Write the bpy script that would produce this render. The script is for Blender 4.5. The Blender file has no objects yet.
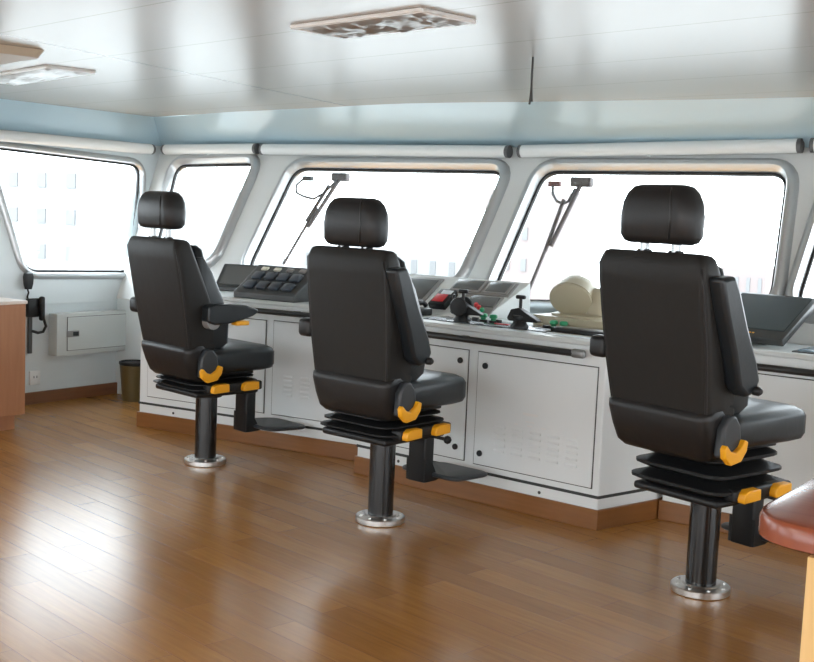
import bpy, bmesh, math, random
from mathutils import Vector, Matrix

random.seed(7)
scene = bpy.context.scene
COL = scene.collection
pi = math.pi


# ---------------------------------------------------------------- materials
def new_mat(name):
    m = bpy.data.materials.new(name)
    m.use_nodes = True
    nt = m.node_tree
    return m, nt, nt.nodes['Principled BSDF']


def mat(name, col, rough=0.5, metal=0.0, bump=0.0, bscale=60.0, var=0.0, vscale=6.0, coat=0.0, spec=0.5):
    m, nt, b = new_mat(name)
    b.inputs['Base Color'].default_value = (*col, 1)
    b.inputs['Roughness'].default_value = rough
    b.inputs['Metallic'].default_value = metal
    b.inputs['Coat Weight'].default_value = coat
    b.inputs['Specular IOR Level'].default_value = spec
    tc = nt.nodes.new('ShaderNodeTexCoord')
    if var > 0:
        n = nt.nodes.new('ShaderNodeTexNoise')
        n.inputs['Scale'].default_value = vscale
        n.inputs['Detail'].default_value = 4
        nt.links.new(tc.outputs['Object'], n.inputs['Vector'])
        mx = nt.nodes.new('ShaderNodeMix')
        mx.data_type = 'RGBA'
        mx.inputs[6].default_value = (*[c * (1 - var) for c in col], 1)
        mx.inputs[7].default_value = (*[min(1, c * (1 + var)) for c in col], 1)
        nt.links.new(n.outputs['Fac'], mx.inputs[0])
        nt.links.new(mx.outputs[2], b.inputs['Base Color'])
    if bump > 0:
        n2 = nt.nodes.new('ShaderNodeTexNoise')
        n2.inputs['Scale'].default_value = bscale
        n2.inputs['Detail'].default_value = 3
        nt.links.new(tc.outputs['Object'], n2.inputs['Vector'])
        bp = nt.nodes.new('ShaderNodeBump')
        bp.inputs['Strength'].default_value = bump
        bp.inputs['Distance'].default_value = 0.01
        nt.links.new(n2.outputs['Fac'], bp.inputs['Height'])
        nt.links.new(bp.outputs['Normal'], b.inputs['Normal'])
    return m


def math_node(nt, op, a=None, b=None):
    n = nt.nodes.new('ShaderNodeMath')
    n.operation = op
    for i, v in enumerate((a, b)):
        if v is None:
            continue
        if isinstance(v, (int, float)):
            n.inputs[i].default_value = v
        else:
            nt.links.new(v, n.inputs[i])
    return n.outputs[0]


def floor_mat():
    m, nt, b = new_mat('varnished_planks')
    tc = nt.nodes.new('ShaderNodeTexCoord')
    mp = nt.nodes.new('ShaderNodeMapping')
    mp.inputs['Rotation'].default_value = (0, 0, math.radians(10))
    mp.inputs['Location'].default_value = (0.31, 0.035, 0)
    nt.links.new(tc.outputs['Object'], mp.inputs['Vector'])
    br = nt.nodes.new('ShaderNodeTexBrick')
    br.offset = 0.37
    br.inputs['Scale'].default_value = 1.0
    br.inputs['Brick Width'].default_value = 0.92
    br.inputs['Row Height'].default_value = 0.1255
    br.inputs['Mortar Size'].default_value = 0.0013
    br.inputs['Mortar Smooth'].default_value = 0.3
    br.inputs['Bias'].default_value = 0.0
    br.inputs['Color1'].default_value = (0.34, 0.158, 0.038, 1)
    br.inputs['Color2'].default_value = (0.46, 0.222, 0.058, 1)
    br.inputs['Mortar'].default_value = (0.20, 0.085, 0.03, 1)
    nt.links.new(mp.outputs[0], br.inputs['Vector'])
    mp2 = nt.nodes.new('ShaderNodeMapping')
    mp2.inputs['Scale'].default_value = (1.6, 26, 1)
    nt.links.new(mp.outputs[0], mp2.inputs['Vector'])
    n = nt.nodes.new('ShaderNodeTexNoise')
    n.inputs['Scale'].default_value = 2.0
    n.inputs['Detail'].default_value = 6
    n.inputs['Roughness'].default_value = 0.6
    nt.links.new(mp2.outputs[0], n.inputs['Vector'])
    mx = nt.nodes.new('ShaderNodeMix')
    mx.data_type = 'RGBA'
    mx.blend_type = 'MULTIPLY'
    mx.inputs[0].default_value = 1.0
    ramp = nt.nodes.new('ShaderNodeValToRGB')
    ramp.color_ramp.elements[0].position = 0.3
    ramp.color_ramp.elements[0].color = (0.84, 0.82, 0.80, 1)
    ramp.color_ramp.elements[1].position = 0.72
    ramp.color_ramp.elements[1].color = (1.12, 1.12, 1.12, 1)
    nt.links.new(n.outputs['Fac'], ramp.inputs[0])
    nt.links.new(br.outputs['Color'], mx.inputs[6])
    nt.links.new(ramp.outputs[0], mx.inputs[7])
    nt.links.new(mx.outputs[2], b.inputs['Base Color'])
    b.inputs['Roughness'].default_value = FLOOR_ROUGH
    b.inputs['Specular IOR Level'].default_value = 0.8
    bp = nt.nodes.new('ShaderNodeBump')
    bp.inputs['Strength'].default_value = 0.15
    bp.inputs['Distance'].default_value = 0.002
    inv = math_node(nt, 'SUBTRACT', 1.0, br.outputs['Fac'])
    nt.links.new(inv, bp.inputs['Height'])
    nt.links.new(bp.outputs['Normal'], b.inputs['Normal'])
    return m


def ceiling_mat():
    """Glossy painted panels: joints every 0.62 m, turned 10 degrees like the ship's axes."""
    m, nt, b = new_mat('painted_ceiling_panels')
    tc = nt.nodes.new('ShaderNodeTexCoord')
    mp = nt.nodes.new('ShaderNodeMapping')
    mp.inputs['Rotation'].default_value = (0, 0, math.radians(10))
    nt.links.new(tc.outputs['Object'], mp.inputs['Vector'])
    sep = nt.nodes.new('ShaderNodeSeparateXYZ')
    nt.links.new(mp.outputs[0], sep.inputs[0])
    v = math_node(nt, 'ADD', sep.outputs[1], 0.095 + 62.0)
    fr = math_node(nt, 'MODULO', v, 0.62)
    d = math_node(nt, 'ABSOLUTE', math_node(nt, 'SUBTRACT', fr, 0.31))
    line = math_node(nt, 'LESS_THAN', d, 0.0035)
    # one long joint running fore and aft
    sep2 = nt.nodes.new('ShaderNodeSeparateXYZ')
    nt.links.new(tc.outputs['Object'], sep2.inputs[0])
    yy = math_node(nt, 'MULTIPLY', sep2.outputs[1], 0.178)
    w = math_node(nt, 'ADD', math_node(nt, 'ADD', sep2.outputs[0], yy), 3.674)
    line2 = math_node(nt, 'LESS_THAN', math_node(nt, 'ABSOLUTE', w), 0.010)
    fac = math_node(nt, 'MAXIMUM', math_node(nt, 'MULTIPLY', line, 0.45), math_node(nt, 'MULTIPLY', line2, 0.75))
    mx = nt.nodes.new('ShaderNodeMix')
    mx.data_type = 'RGBA'
    mx.inputs[6].default_value = (*CEIL_COL, 1)
    mx.inputs[7].default_value = (0.16, 0.12, 0.09, 1)
    nt.links.new(fac, mx.inputs[0])
    nt.links.new(mx.outputs[2], b.inputs['Base Color'])
    b.inputs['Roughness'].default_value = CEIL_ROUGH
    b.inputs['Metallic'].default_value = CEIL_METAL
    b.inputs['Specular IOR Level'].default_value = 0.8
    return m


def wood_mat(name, c1, c2, scale=(3, 3, 26), rough=0.35):
    m, nt, b = new_mat(name)
    tc = nt.nodes.new('ShaderNodeTexCoord')
    mp = nt.nodes.new('ShaderNodeMapping')
    mp.inputs['Scale'].default_value = scale
    nt.links.new(tc.outputs['Object'], mp.inputs['Vector'])
    n = nt.nodes.new('ShaderNodeTexNoise')
    n.inputs['Scale'].default_value = 2.2
    n.inputs['Detail'].default_value = 6
    nt.links.new(mp.outputs[0], n.inputs['Vector'])
    mx = nt.nodes.new('ShaderNodeMix')
    mx.data_type = 'RGBA'
    mx.inputs[6].default_value = (*c1, 1)
    mx.inputs[7].default_value = (*c2, 1)
    nt.links.new(n.outputs['Fac'], mx.inputs[0])
    nt.links.new(mx.outputs[2], b.inputs['Base Color'])
    b.inputs['Roughness'].default_value = rough
    return m


def glass_mat(name, tint=(0.97, 0.985, 0.985)):
    m = bpy.data.materials.new(name)
    m.use_nodes = True
    nt = m.node_tree
    nt.nodes.clear()
    out = nt.nodes.new('ShaderNodeOutputMaterial')
    tr = nt.nodes.new('ShaderNodeBsdfTransparent')
    tr.inputs[0].default_value = (*tint, 1)
    gl = nt.nodes.new('ShaderNodeBsdfGlossy')
    gl.inputs['Roughness'].default_value = 0.02
    mx = nt.nodes.new('ShaderNodeMixShader')
    mx.inputs[0].default_value = 0.05
    nt.links.new(tr.outputs[0], mx.inputs[1])
    nt.links.new(gl.outputs[0], mx.inputs[2])
    nt.links.new(mx.outputs[0], out.inputs[0])
    return m


FLOOR_ROUGH = 0.24
CEIL_ROUGH, CEIL_METAL, CEIL_COL = 0.24, 0.0, (0.43, 0.415, 0.385)
SKY_STRENGTH = 6.5

M = {}
M['floor'] = floor_mat()
M['ceiling'] = ceiling_mat()
M['wall'] = mat('pale_wall_paint', (0.66, 0.72, 0.735), 0.4, var=0.02)
M['mullion'] = mat('pale_mullion_paint', (0.66, 0.68, 0.67), 0.35, var=0.02)
M['header'] = mat('sky_tinted_header', (0.40, 0.54, 0.61), 0.25, spec=0.6)  # blue in the base colour stands in for reflected outside light
M['console'] = mat('console_white_paint', (0.75, 0.795, 0.805), 0.33, var=0.015, vscale=3)
M['worktop'] = mat('worktop_white', (0.64, 0.68, 0.68), 0.35)
M['gap'] = mat('dark_joint', (0.05, 0.055, 0.055), 0.7)
M['strip'] = mat('dark_rubber_strip', (0.03, 0.035, 0.035), 0.5)
M['rail'] = mat('black_rail', (0.022, 0.024, 0.025), 0.35)
M['rail_end'] = mat('grey_bracket', (0.22, 0.23, 0.23), 0.35, metal=0.4)
M['skirt'] = wood_mat('skirting_wood', (0.17, 0.066, 0.017), (0.27, 0.115, 0.036), (1.2, 1.2, 18), 0.3)
M['wall_skirt'] = wood_mat('dark_skirting_wood', (0.16, 0.065, 0.03), (0.25, 0.11, 0.05), (1.2, 1.2, 18), 0.35)
M['cabinet_wood'] = wood_mat('cabinet_wood', (0.33, 0.15, 0.075), (0.46, 0.225, 0.12), (14, 14, 1.2), 0.35)
M['cabinet_top'] = mat('cabinet_top_edge', (0.72, 0.64, 0.58), 0.3)
M['table_top'] = wood_mat('red_brown_table_top', (0.20, 0.046, 0.021), (0.31, 0.085, 0.038), (1.5, 22, 3), 0.22)
M['table_leg'] = wood_mat('light_table_leg', (0.62, 0.40, 0.16), (0.76, 0.52, 0.24), (14, 14, 1.2), 0.4)
M['vinyl'] = mat('black_vinyl', (0.014, 0.014, 0.0145), 0.40, spec=0.35, bump=0.10, bscale=28, var=0.12, vscale=5)
M['vinyl_side'] = mat('charcoal_vinyl', (0.014, 0.018, 0.021), 0.34, spec=0.4, bump=0.06, bscale=34)
M['vinyl_back'] = mat('back_panel_vinyl', (0.015, 0.0145, 0.0135), 0.5, spec=0.25, bump=0.16, bscale=16, var=0.2, vscale=4)
M['black_metal'] = mat('black_gloss_metal', (0.006, 0.007, 0.008), 0.14, coat=0.2)
M['black_plastic'] = mat('black_plastic', (0.012, 0.013, 0.014), 0.42, spec=0.35)
M['bellows'] = mat('black_rubber', (0.009, 0.010, 0.011), 0.5, spec=0.3)
M['grey_plastic'] = mat('slate_plastic', (0.030, 0.036, 0.042), 0.45)
M['yellow'] = mat('yellow_plastic', (0.90, 0.42, 0.012), 0.4)
M['chrome'] = mat('brushed_steel', (0.66, 0.66, 0.65), 0.30, metal=1.0)
M['stem'] = mat('steel_stem', (0.30, 0.31, 0.31), 0.25, metal=0.9)
M['alu'] = mat('aluminium_rim', (0.50, 0.52, 0.53), 0.30, metal=0.6, bump=0.05, bscale=40)
M['gasket'] = mat('black_gasket', (0.015, 0.016, 0.017), 0.6)
M['glass'] = glass_mat('window_glass')
M['blind'] = mat('blind_cassette_paint', (0.70, 0.72, 0.71), 0.25)
M['blind_end'] = mat('dark_blind_cap', (0.10, 0.10, 0.10), 0.5)
M['light_frame'] = mat('lamp_frame_paint', (0.86, 0.87, 0.86), 0.3)
M['reflector'] = mat('crinkled_reflector', (0.70, 0.71, 0.71), 0.38, metal=0.6, bump=1.0, bscale=9)
M['tube'] = mat('fluorescent_tube', (0.86, 0.86, 0.84), 0.2)
M['beige'] = mat('beige_fitting', (0.50, 0.43, 0.33), 0.45)
M['screen_grey'] = mat('grey_screen', (0.13, 0.135, 0.135), 0.2)
M['screen_dark'] = mat('dark_screen', (0.022, 0.032, 0.036), 0.22)
M['casing'] = mat('dark_casing', (0.05, 0.055, 0.057), 0.4)
M['casing_grey'] = mat('mid_grey_casing', (0.26, 0.255, 0.25), 0.3)  # base grey lightened to stand in for glare on the instrument panel
M['key'] = mat('blue_grey_key', (0.05, 0.065, 0.085), 0.35)
M['key_white'] = mat('cream_key', (0.75, 0.74, 0.62), 0.4)
M['red'] = mat('red_plastic', (0.62, 0.03, 0.04), 0.35)
M['green'] = mat('green_plastic', (0.02, 0.33, 0.14), 0.35)
M['white_plastic'] = mat('white_plastic', (0.78, 0.79, 0.78), 0.35)
M['cream'] = mat('cream_plastic', (0.46, 0.42, 0.30), 0.45, var=0.03)
M['cream_dark'] = mat('cream_seam', (0.34, 0.31, 0.2), 0.5)
M['paper'] = mat('paper', (0.74, 0.80, 0.86), 0.4)
M['blue_panel'] = mat('blue_grey_panel', (0.12, 0.20, 0.26), 0.25)
M['bin'] = mat('brown_bin', (0.10, 0.068, 0.022), 0.4)
M['box_paint'] = mat('cabinet_paint', (0.60, 0.64, 0.63), 0.4)
M['wiper'] = mat('wiper_metal', (0.085, 0.07, 0.07), 0.5)
M['wiper_red'] = mat('wiper_red', (0.12, 0.035, 0.03), 0.5)
M['hose'] = mat('grey_hose', (0.12, 0.12, 0.125), 0.5)
M['pale_building'] = mat('pale_building', (0.26, 0.26, 0.26), 0.8)
M['pink_building'] = mat('glare_washed_red', (0.225, 0.185, 0.178), 0.8)  # red washed out in the base colour to imitate veiling glare
M['glare_washed_window'] = mat('glare_washed_window', (0.175, 0.176, 0.178), 0.8)  # window contrast weakened in the colour to imitate glare
M['quay'] = mat('quay_concrete', (0.42, 0.42, 0.41), 0.9)


# ---------------------------------------------------------------- mesh helpers
class MB:
    def __init__(self):
        self.bm = bmesh.new()

    def box(self, c, s, rz=0.0, bev=0.0, seg=2, mtx=None):
        r = bmesh.ops.create_cube(self.bm, size=1.0)
        vs = r['verts']
        bmesh.ops.scale(self.bm, vec=s, verts=vs)
        if bev > 0:
            es = list({e for v in vs for e in v.link_edges})
            rb = bmesh.ops.bevel(self.bm, geom=es, offset=bev, segments=seg, affect='EDGES', profile=0.5)
            vs = list({v for f in rb['faces'] for v in f.verts} | {v for v in vs if v.is_valid})
        mt = Matrix.Translation(c) @ Matrix.Rotation(rz, 4, 'Z')
        if mtx is not None:
            mt = mtx @ mt
        bmesh.ops.transform(self.bm, matrix=mt, verts=vs)
        return self

    def rings(self, rings, cap=True, closed=True):
        """Loft a list of equally long point rings."""
        R = [[self.bm.verts.new(p) for p in r] for r in rings]
        n = len(R[0])
        for a, b in zip(R[:-1], R[1:]):
            for i in range(n if closed else n - 1):
                j = (i + 1) % n
                self.bm.faces.new((a[i], a[j], b[j], b[i]))
        if cap:
            self.bm.faces.new(list(reversed(R[0])))
            self.bm.faces.new(R[-1])
        return self

    def lathe(self, prof, seg=24, mtx=None):
        rings = []
        for r, z in prof:
            rings.append([Vector((max(r, 1e-4) * math.cos(2 * pi * i / seg), max(r, 1e-4) * math.sin(2 * pi * i / seg), z))
                          for i in range(seg)])
        if mtx is not None:
            rings = [[mtx @ p for p in r] for r in rings]
        return self.rings(rings)

    def cyl(self, a, b, r, seg=16, r2=None):
        a, b = Vector(a), Vector(b)
        q = (b - a).to_track_quat('Z', 'Y').to_matrix().to_4x4()
        L = (b - a).length
        return self.lathe([(r, 0), (r if r2 is None else r2, L)], seg, Matrix.Translation(a) @ q)

    def tube(self, pts, r, seg=10, closed=False):
        pts = [Vector(p) for p in pts]
        n = len(pts)
        rings = []
        up = None
        for i, p in enumerate(pts):
            if closed:
                t = (pts[(i + 1) % n] - pts[i - 1]).normalized()
            else:
                t = (pts[min(i + 1, n - 1)] - pts[max(i - 1, 0)]).normalized()
            if up is None:
                up = Vector((0, 0, 1)) if abs(t.z) < 0.9 else Vector((1, 0, 0))
            s = t.cross(up).normalized()
            up = s.cross(t).normalized()
            rings.append([p + r * (math.cos(2 * pi * k / seg) * s + math.sin(2 * pi * k / seg) * up) for k in range(seg)])
        if closed:
            rings.append(rings[0])
            return self.rings(rings, cap=False)
        return self.rings(rings)

    def prism(self, poly, h0, h1, axis='Z'):
        """poly in 2D; extruded along the axis. Z: (x,y); X: (y,z); Y: (x,z)."""
        def pt(p, h):
            return {'Z': (p[0], p[1], h), 'X': (h, p[0], p[1]), 'Y': (p[0], h, p[1])}[axis]
        return self.rings([[pt(p, h0) for p in poly], [pt(p, h1) for p in poly]])

    def done(self, name, m, parent=None, smooth=None, bevel=0.0, sub=0, seg=2):
        bmesh.ops.remove_doubles(self.bm, verts=self.bm.verts, dist=1e-6)
        bmesh.ops.recalc_face_normals(self.bm, faces=self.bm.faces)
        me = bpy.data.meshes.new(name)
        self.bm.to_mesh(me)
        self.bm.free()
        me.materials.append(m)
        o = bpy.data.objects.new(name, me)
        COL.objects.link(o)
        if parent is not None:
            o.parent = parent
        if bevel > 0:
            md = o.modifiers.new('bevel', 'BEVEL')
            md.width = bevel
            md.segments = seg
            md.limit_method = 'ANGLE'
            md.angle_limit = math.radians(40)
        if sub:
            md = o.modifiers.new('sub', 'SUBSURF')
            md.levels = md.render_levels = sub
        if smooth is not None:
            for p in me.polygons:
                p.use_smooth = True
            if smooth < 180 and not sub:
                me.set_sharp_from_angle(angle=math.radians(smooth))
        return o


def rrect(w, d, r, seg=4, c=(0, 0), z=0.0):
    """Ring of a rounded rectangle (w along x, d along y)."""
    r = min(r, w / 2 - 1e-4, d / 2 - 1e-4)
    pts = []
    for k, (sx, sy) in enumerate(((1, 1), (-1, 1), (-1, -1), (1, -1))):
        cx, cy = sx * (w / 2 - r), sy * (d / 2 - r)
        for i in range(seg + 1):
            a = k * pi / 2 + i * pi / 2 / seg
            pts.append(Vector((c[0] + cx + r * math.cos(a), c[1] + cy + r * math.sin(a), z)))
    return pts


def empty(name, label, cat, loc=(0, 0, 0), rz=0.0, group=None, rot=None):
    o = bpy.data.objects.new(name, None)
    COL.objects.link(o)
    o.location = loc
    o.rotation_euler = rot if rot is not None else (0, 0, rz)
    o['label'] = label
    o['category'] = cat
    if group:
        o['group'] = group
    return o


def tag(o, label, cat, group=None):
    o['label'] = label
    o['category'] = cat
    if group:
        o['group'] = group
    return o


def struct(o, label=None):
    o['kind'] = 'structure'
    if label:
        o['label'] = label
    return o


# ---------------------------------------------------------------- room shell
CEIL = 2.10
# slope of the raked front wall: Y = 5.8 + 0.54 (z - 1.0); left wall rakes outwards above z = 0.72
def front_y(z, off=0.0):
    return 5.80 + 0.54 * (z - 1.0) + off


def left_x(z, off=0.0):
    return -6.80 - 0.2 * (z - 0.72) + off


# floor and ceiling
struct(MB().box((-1.2, 1.2, -0.05), (13.4, 11.6, 0.1)).done('floor', M['floor']), 'glossy honey brown plank floor')
ceil_front = [(-6.96, 6.12), (-5.6, 5.86), (-4.2, 5.66), (-2.4, 5.84), (0.5, 5.9), (5.4, 5.9)]
poly = ceil_front + [(5.4, -4.5), (-6.96, -4.5)]
struct(MB().prism(poly, CEIL, CEIL + 0.08).done('ceiling', M['ceiling']), 'glossy pale panelled ceiling')
# sloped header between the ceiling edge and the window wall
hb = MB()
top = [Vector((x, y, CEIL + 0.002)) for x, y in ceil_front]
wall_top_z = 1.88
bot = [Vector((x, front_y(wall_top_z) + 0.005, wall_top_z)) for x in (-7.035, -5.9, -3.75, -1.93, 0.5, 5.4)]
xs_b, xs_t = [p.x for p in bot], [p.x for p in top]
cols = []
N = 12
for i in range(len(top) - 1):
    for k in range(N + (i == len(top) - 2)):
        q = k / N
        e = q * q * (3 - 2 * q)
        a = bot[i].lerp(bot[i + 1], q)
        c = top[i].lerp(top[i + 1], q)
        c.y = top[i].y * (1 - e) + top[i + 1].y * e
        cols.append((a, c))
cols[0] = (cols[0][0] + Vector((-0.05, 0, 0)), cols[0][1] + Vector((-0.05, 0, 0)))
up = Vector((0, 0.03, 0.03))
hb.rings([[a, c, c + up, a + up] for a, c in cols])
hd = hb.done('trim_1', M['header'], smooth=30)
struct(hd, 'pale blue sloped header above the front windows')
hb = MB()
hb.rings([[Vector((-7.035, -4.5, wall_top_z)), Vector((-7.035, 6.275, wall_top_z)), Vector((-6.96, 6.12, CEIL + 0.002)), Vector((-6.96, -4.5, CEIL + 0.002))],
          [Vector((-7.075, -4.5, wall_top_z)), Vector((-7.075, 6.275, wall_top_z)), Vector((-7.0, 6.12, CEIL + 0.03)), Vector((-7.0, -4.5, CEIL + 0.03))]])
struct(hb.done('trim_2', M['header']), 'pale header above the left windows')


def rounded_poly(corners, r, seg=6):
    """Round the corners of a convex polygon given in order."""
    out = []
    n = len(corners)
    for i in range(n):
        p0, p1, p2 = Vector(corners[i - 1]), Vector(corners[i]), Vector(corners[(i + 1) % n])
        d0, d2 = (p0 - p1).normalized(), (p2 - p1).normalized()
        a, b = p1 + d0 * r, p1 + d2 * r
        for k in range(seg + 1):
            t = k / seg
            out.append((1 - t) ** 2 * a + 2 * t * (1 - t) * p1 + t * t * b)
    return out


def offset_poly(pts, d):
    """Offset a (roughly convex, CCW) closed outline outward by d."""
    n = len(pts)
    area = sum(pts[i - 1].x * pts[i].y - pts[i].x * pts[i - 1].y for i in range(n))
    s = 1 if area > 0 else -1
    out = []
    for i in range(n):
        t = (pts[(i + 1) % n] - pts[i - 1]).normalized()
        out.append(pts[i] + s * d * Vector((t.y, -t.x)))
    return out


def holed_wall(name, outer, holes, mapf, thick, m, label):
    """Sheet with holes filled in 2D, mapped to 3D, thickness given by mapf's second argument."""
    bm = bmesh.new()
    def loop(pts):
        vs = [bm.verts.new((p[0], p[1], 0)) for p in pts]
        return [bm.edges.new((vs[i], vs[(i + 1) % len(vs)])) for i in range(len(vs))]
    es = loop(outer)
    for h in holes:
        es += loop(h)
    bmesh.ops.triangle_fill(bm, use_beauty=True, use_dissolve=False, edges=es)
    faces = list(bm.faces)
    ext = bmesh.ops.extrude_face_region(bm, geom=faces)
    newv = {e for e in ext['geom'] if isinstance(e, bmesh.types.BMVert)}
    for v in bm.verts:
        v.co = mapf(v.co.x, v.co.y, thick if v in newv else 0.0)
    bmesh.ops.recalc_face_normals(bm, faces=bm.faces)
    me = bpy.data.meshes.new(name)
    bm.to_mesh(me)
    bm.free()
    me.materials.append(m)
    o = bpy.data.objects.new(name, me)
    COL.objects.link(o)
    return struct(o, label)


def front_map(x, z, off):
    return Vector((x, front_y(z) + off * 0.88, z - off * 0.47))


def left_map(y, z, off):
    return Vector((left_x(z) - off, y, z))


NW = [0]


def window(corners, mapf, r, label, rim=0.07, out=0.045):
    NW[0] += 1
    w = bpy.data.objects.new('window_%d' % NW[0], None)
    COL.objects.link(w)
    struct(w, label)
    hole = rounded_poly(corners, r)
    outer = offset_poly(hole, rim)
    midp = offset_poly(hole, rim * 0.45)
    b = MB()
    n = len(hole)
    # rounded rim: glass edge -> crest -> outer foot
    b.rings([[mapf(p.x, p.y, 0.045) for p in offset_poly(hole, -0.004)],
             [mapf(p.x, p.y, -0.012) for p in offset_poly(hole, 0.004)],
             [mapf(p.x, p.y, -out) for p in offset_poly(hole, rim * 0.25)],
             [mapf(p.x, p.y, -out * 1.05) for p in midp],
             [mapf(p.x, p.y, -out * 0.8) for p in offset_poly(hole, rim * 0.75)],
             [mapf(p.x, p.y, -0.006) for p in outer],
             [mapf(p.x, p.y, 0.004) for p in outer]], cap=False)
    b.done('window_frame', M['alu'], w, smooth=50)
    g = MB()
    ins = offset_poly(hole, -0.013)
    g.rings([[mapf(p.x, p.y, 0.012) for p in offset_poly(hole, 0.002)], [mapf(p.x, p.y, 0.012) for p in ins],
             [mapf(p.x, p.y, 0.03) for p in ins], [mapf(p.x, p.y, 0.03) for p in offset_poly(hole, 0.002)]], cap=False)
    g.done('gasket', M['gasket'], w)
    p = MB()
    p.rings([[mapf(q.x, q.y, 0.022) for q in hole], [mapf(q.x, q.y, 0.030) for q in hole]])
    p.done('glass_pane', M['glass'], w)
    return hole


# front window corners (x, z): TL, TR, BR, BL
fw = [
    ([(-6.79, 1.745), (-5.945, 1.765), (-5.965, 1.04), (-6.60, 1.01)], 'narrow front window in the left corner'),
    ([(-5.555, 1.735), (-3.80, 1.735), (-3.87, 1.03), (-5.625, 1.00)], 'front window with black clip and wiper behind the middle chair'),
    ([(-3.53, 1.74), (-2.035, 1.75), (-1.95, 1.06), (-3.615, 0.95)], 'front window with red box and wiper behind the right chair'),
    ([(-1.78, 1.75), (-0.3, 1.75), (-0.3, 1.05), (-1.83, 1.05)], 'front window cut by the right picture edge'),
    ([(0.0, 1.75), (1.5, 1.75), (1.5, 1.05), (0.0, 1.05)], 'front window further right'),
]
holes = [window(c, front_map, 0.10, l) for c, l in fw]
outer = [(-7.06, 1.90), (5.4, 1.90), (5.4, 0.72), (-6.80, 0.72)]
holed_wall('wall_front', outer, [offset_poly(h, 0.003) for h in holes], front_map, 0.06, M['mullion'], 'raked white front wall between the windows')
struct(MB().box((-0.7, 5.70, 0.36), (12.2, 0.09, 0.74)).done('wall_front_lower', M['wall']))
# left windows (y, z); the aft three are unseen, added to let in light
lw = [
    ([(4.70, 1.775), (6.04, 1.725), (5.845, 0.905), (4.885, 0.925)], 'large bright window in the left wall'),
    ([(2.6, 1.78), (4.0, 1.78), (3.9, 0.92), (2.7, 0.92)], 'unseen left wall window added aft for daylight'),
    ([(0.6, 1.78), (2.0, 1.78), (1.9, 0.92), (0.7, 0.92)], 'unseen left wall window added further aft for daylight'),
    ([(-2.6, 1.78), (-0.2, 1.78), (-0.3, 0.92), (-2.5, 0.92)], 'unseen left wall window added by the rear corner for daylight'),
]
holes = [window(c, left_map, 0.11, l, rim=0.05, out=0.028) for c, l in lw]
holed_wall('wall_left', [(-4.5, 1.90), (6.30, 1.90), (5.66, 0.70), (-4.5, 0.70)], [offset_poly(h, 0.003) for h in holes], left_map, 0.05,
           M['wall'], 'pale left wall around the window')
struct(MB().box((-6.825, 0.6, 0.35), (0.05, 10.2, 0.73)).done('wall_left_lower', M['wall']), 'pale left wall below the window')
struct(MB().box((-6.792, 0.6, 0.042), (0.022, 10.15, 0.084)).done('baseboard_left', M['wall_skirt'], bevel=0.004), 'dark wood baseboard on the left wall')
# side and rear walls behind the camera, with wide window bands
for nm, ax, pos, lo, hi in (('wall_right', 'X', 5.4, -4.5, 6.2), ('wall_rear', 'Y', -4.5, -7.0, 5.4)):
    b = MB()
    mid = (lo + hi) / 2
    def seg(c0, c1, z0, z1):
        c, s = (c0 + c1) / 2, (c1 - c0)
        if ax == 'X':
            b.box((pos, c, (z0 + z1) / 2), (0.08, s, z1 - z0))
        else:
            b.box((c, pos, (z0 + z1) / 2), (s, 0.08, z1 - z0))
    seg(lo, hi, 0, 0.8)
    seg(lo, hi, 1.9, 2.1)
    k = 4
    for i in range(k + 1):
        c = lo + (hi - lo) * i / k
        seg(max(lo, c - 0.08), min(hi, c + 0.08), 0.8, 1.9)
    struct(b.done(nm, M['wall']))


# ---------------------------------------------------------------- roller blinds (cassettes above the windows)
def blind(p0, p1, label, r=0.040):
    p0, p1 = Vector(p0), Vector(p1)
    t = empty('roller_blind', label, 'blind', p0, group='blind cassettes above the windows')
    d = p1 - p0
    u = d.normalized()
    MB().cyl((0, 0, 0), d, r, 20).done('cassette', M['blind'], t, smooth=50)
    for a in (-u * 0.022, d):
        MB().cyl(a, a + u * 0.022, r * 0.98, 16).done('end_cap', M['blind_end'], t, smooth=50)
    MB().box(d / 2 + Vector((0, -0.004, -r)), (0.02, 0.02, 0.012)).done('pull_tab', M['blind'], t)


zb = 1.855
yb = front_y(zb) - 0.062
blind((-6.93, 3.3, zb), (-6.97, 6.10, zb - 0.004), 'long white blind cassette above the large left wall window')
blind((-6.90, yb, zb), (-5.945, yb, zb + 0.008), 'short white blind cassette above the narrow corner window')
blind((-5.855, yb, zb + 0.004), (-3.795, yb, zb - 0.006), 'white blind cassette above the window behind the middle chair')
blind((-3.68, yb, zb - 0.004), (-1.99, yb, zb + 0.03), 'white blind cassette above the window behind the right chair')
blind((-1.90, yb, zb + 0.034), (-0.2, yb, zb + 0.04), 'white blind cassette at the right edge, mostly out of view')


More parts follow.
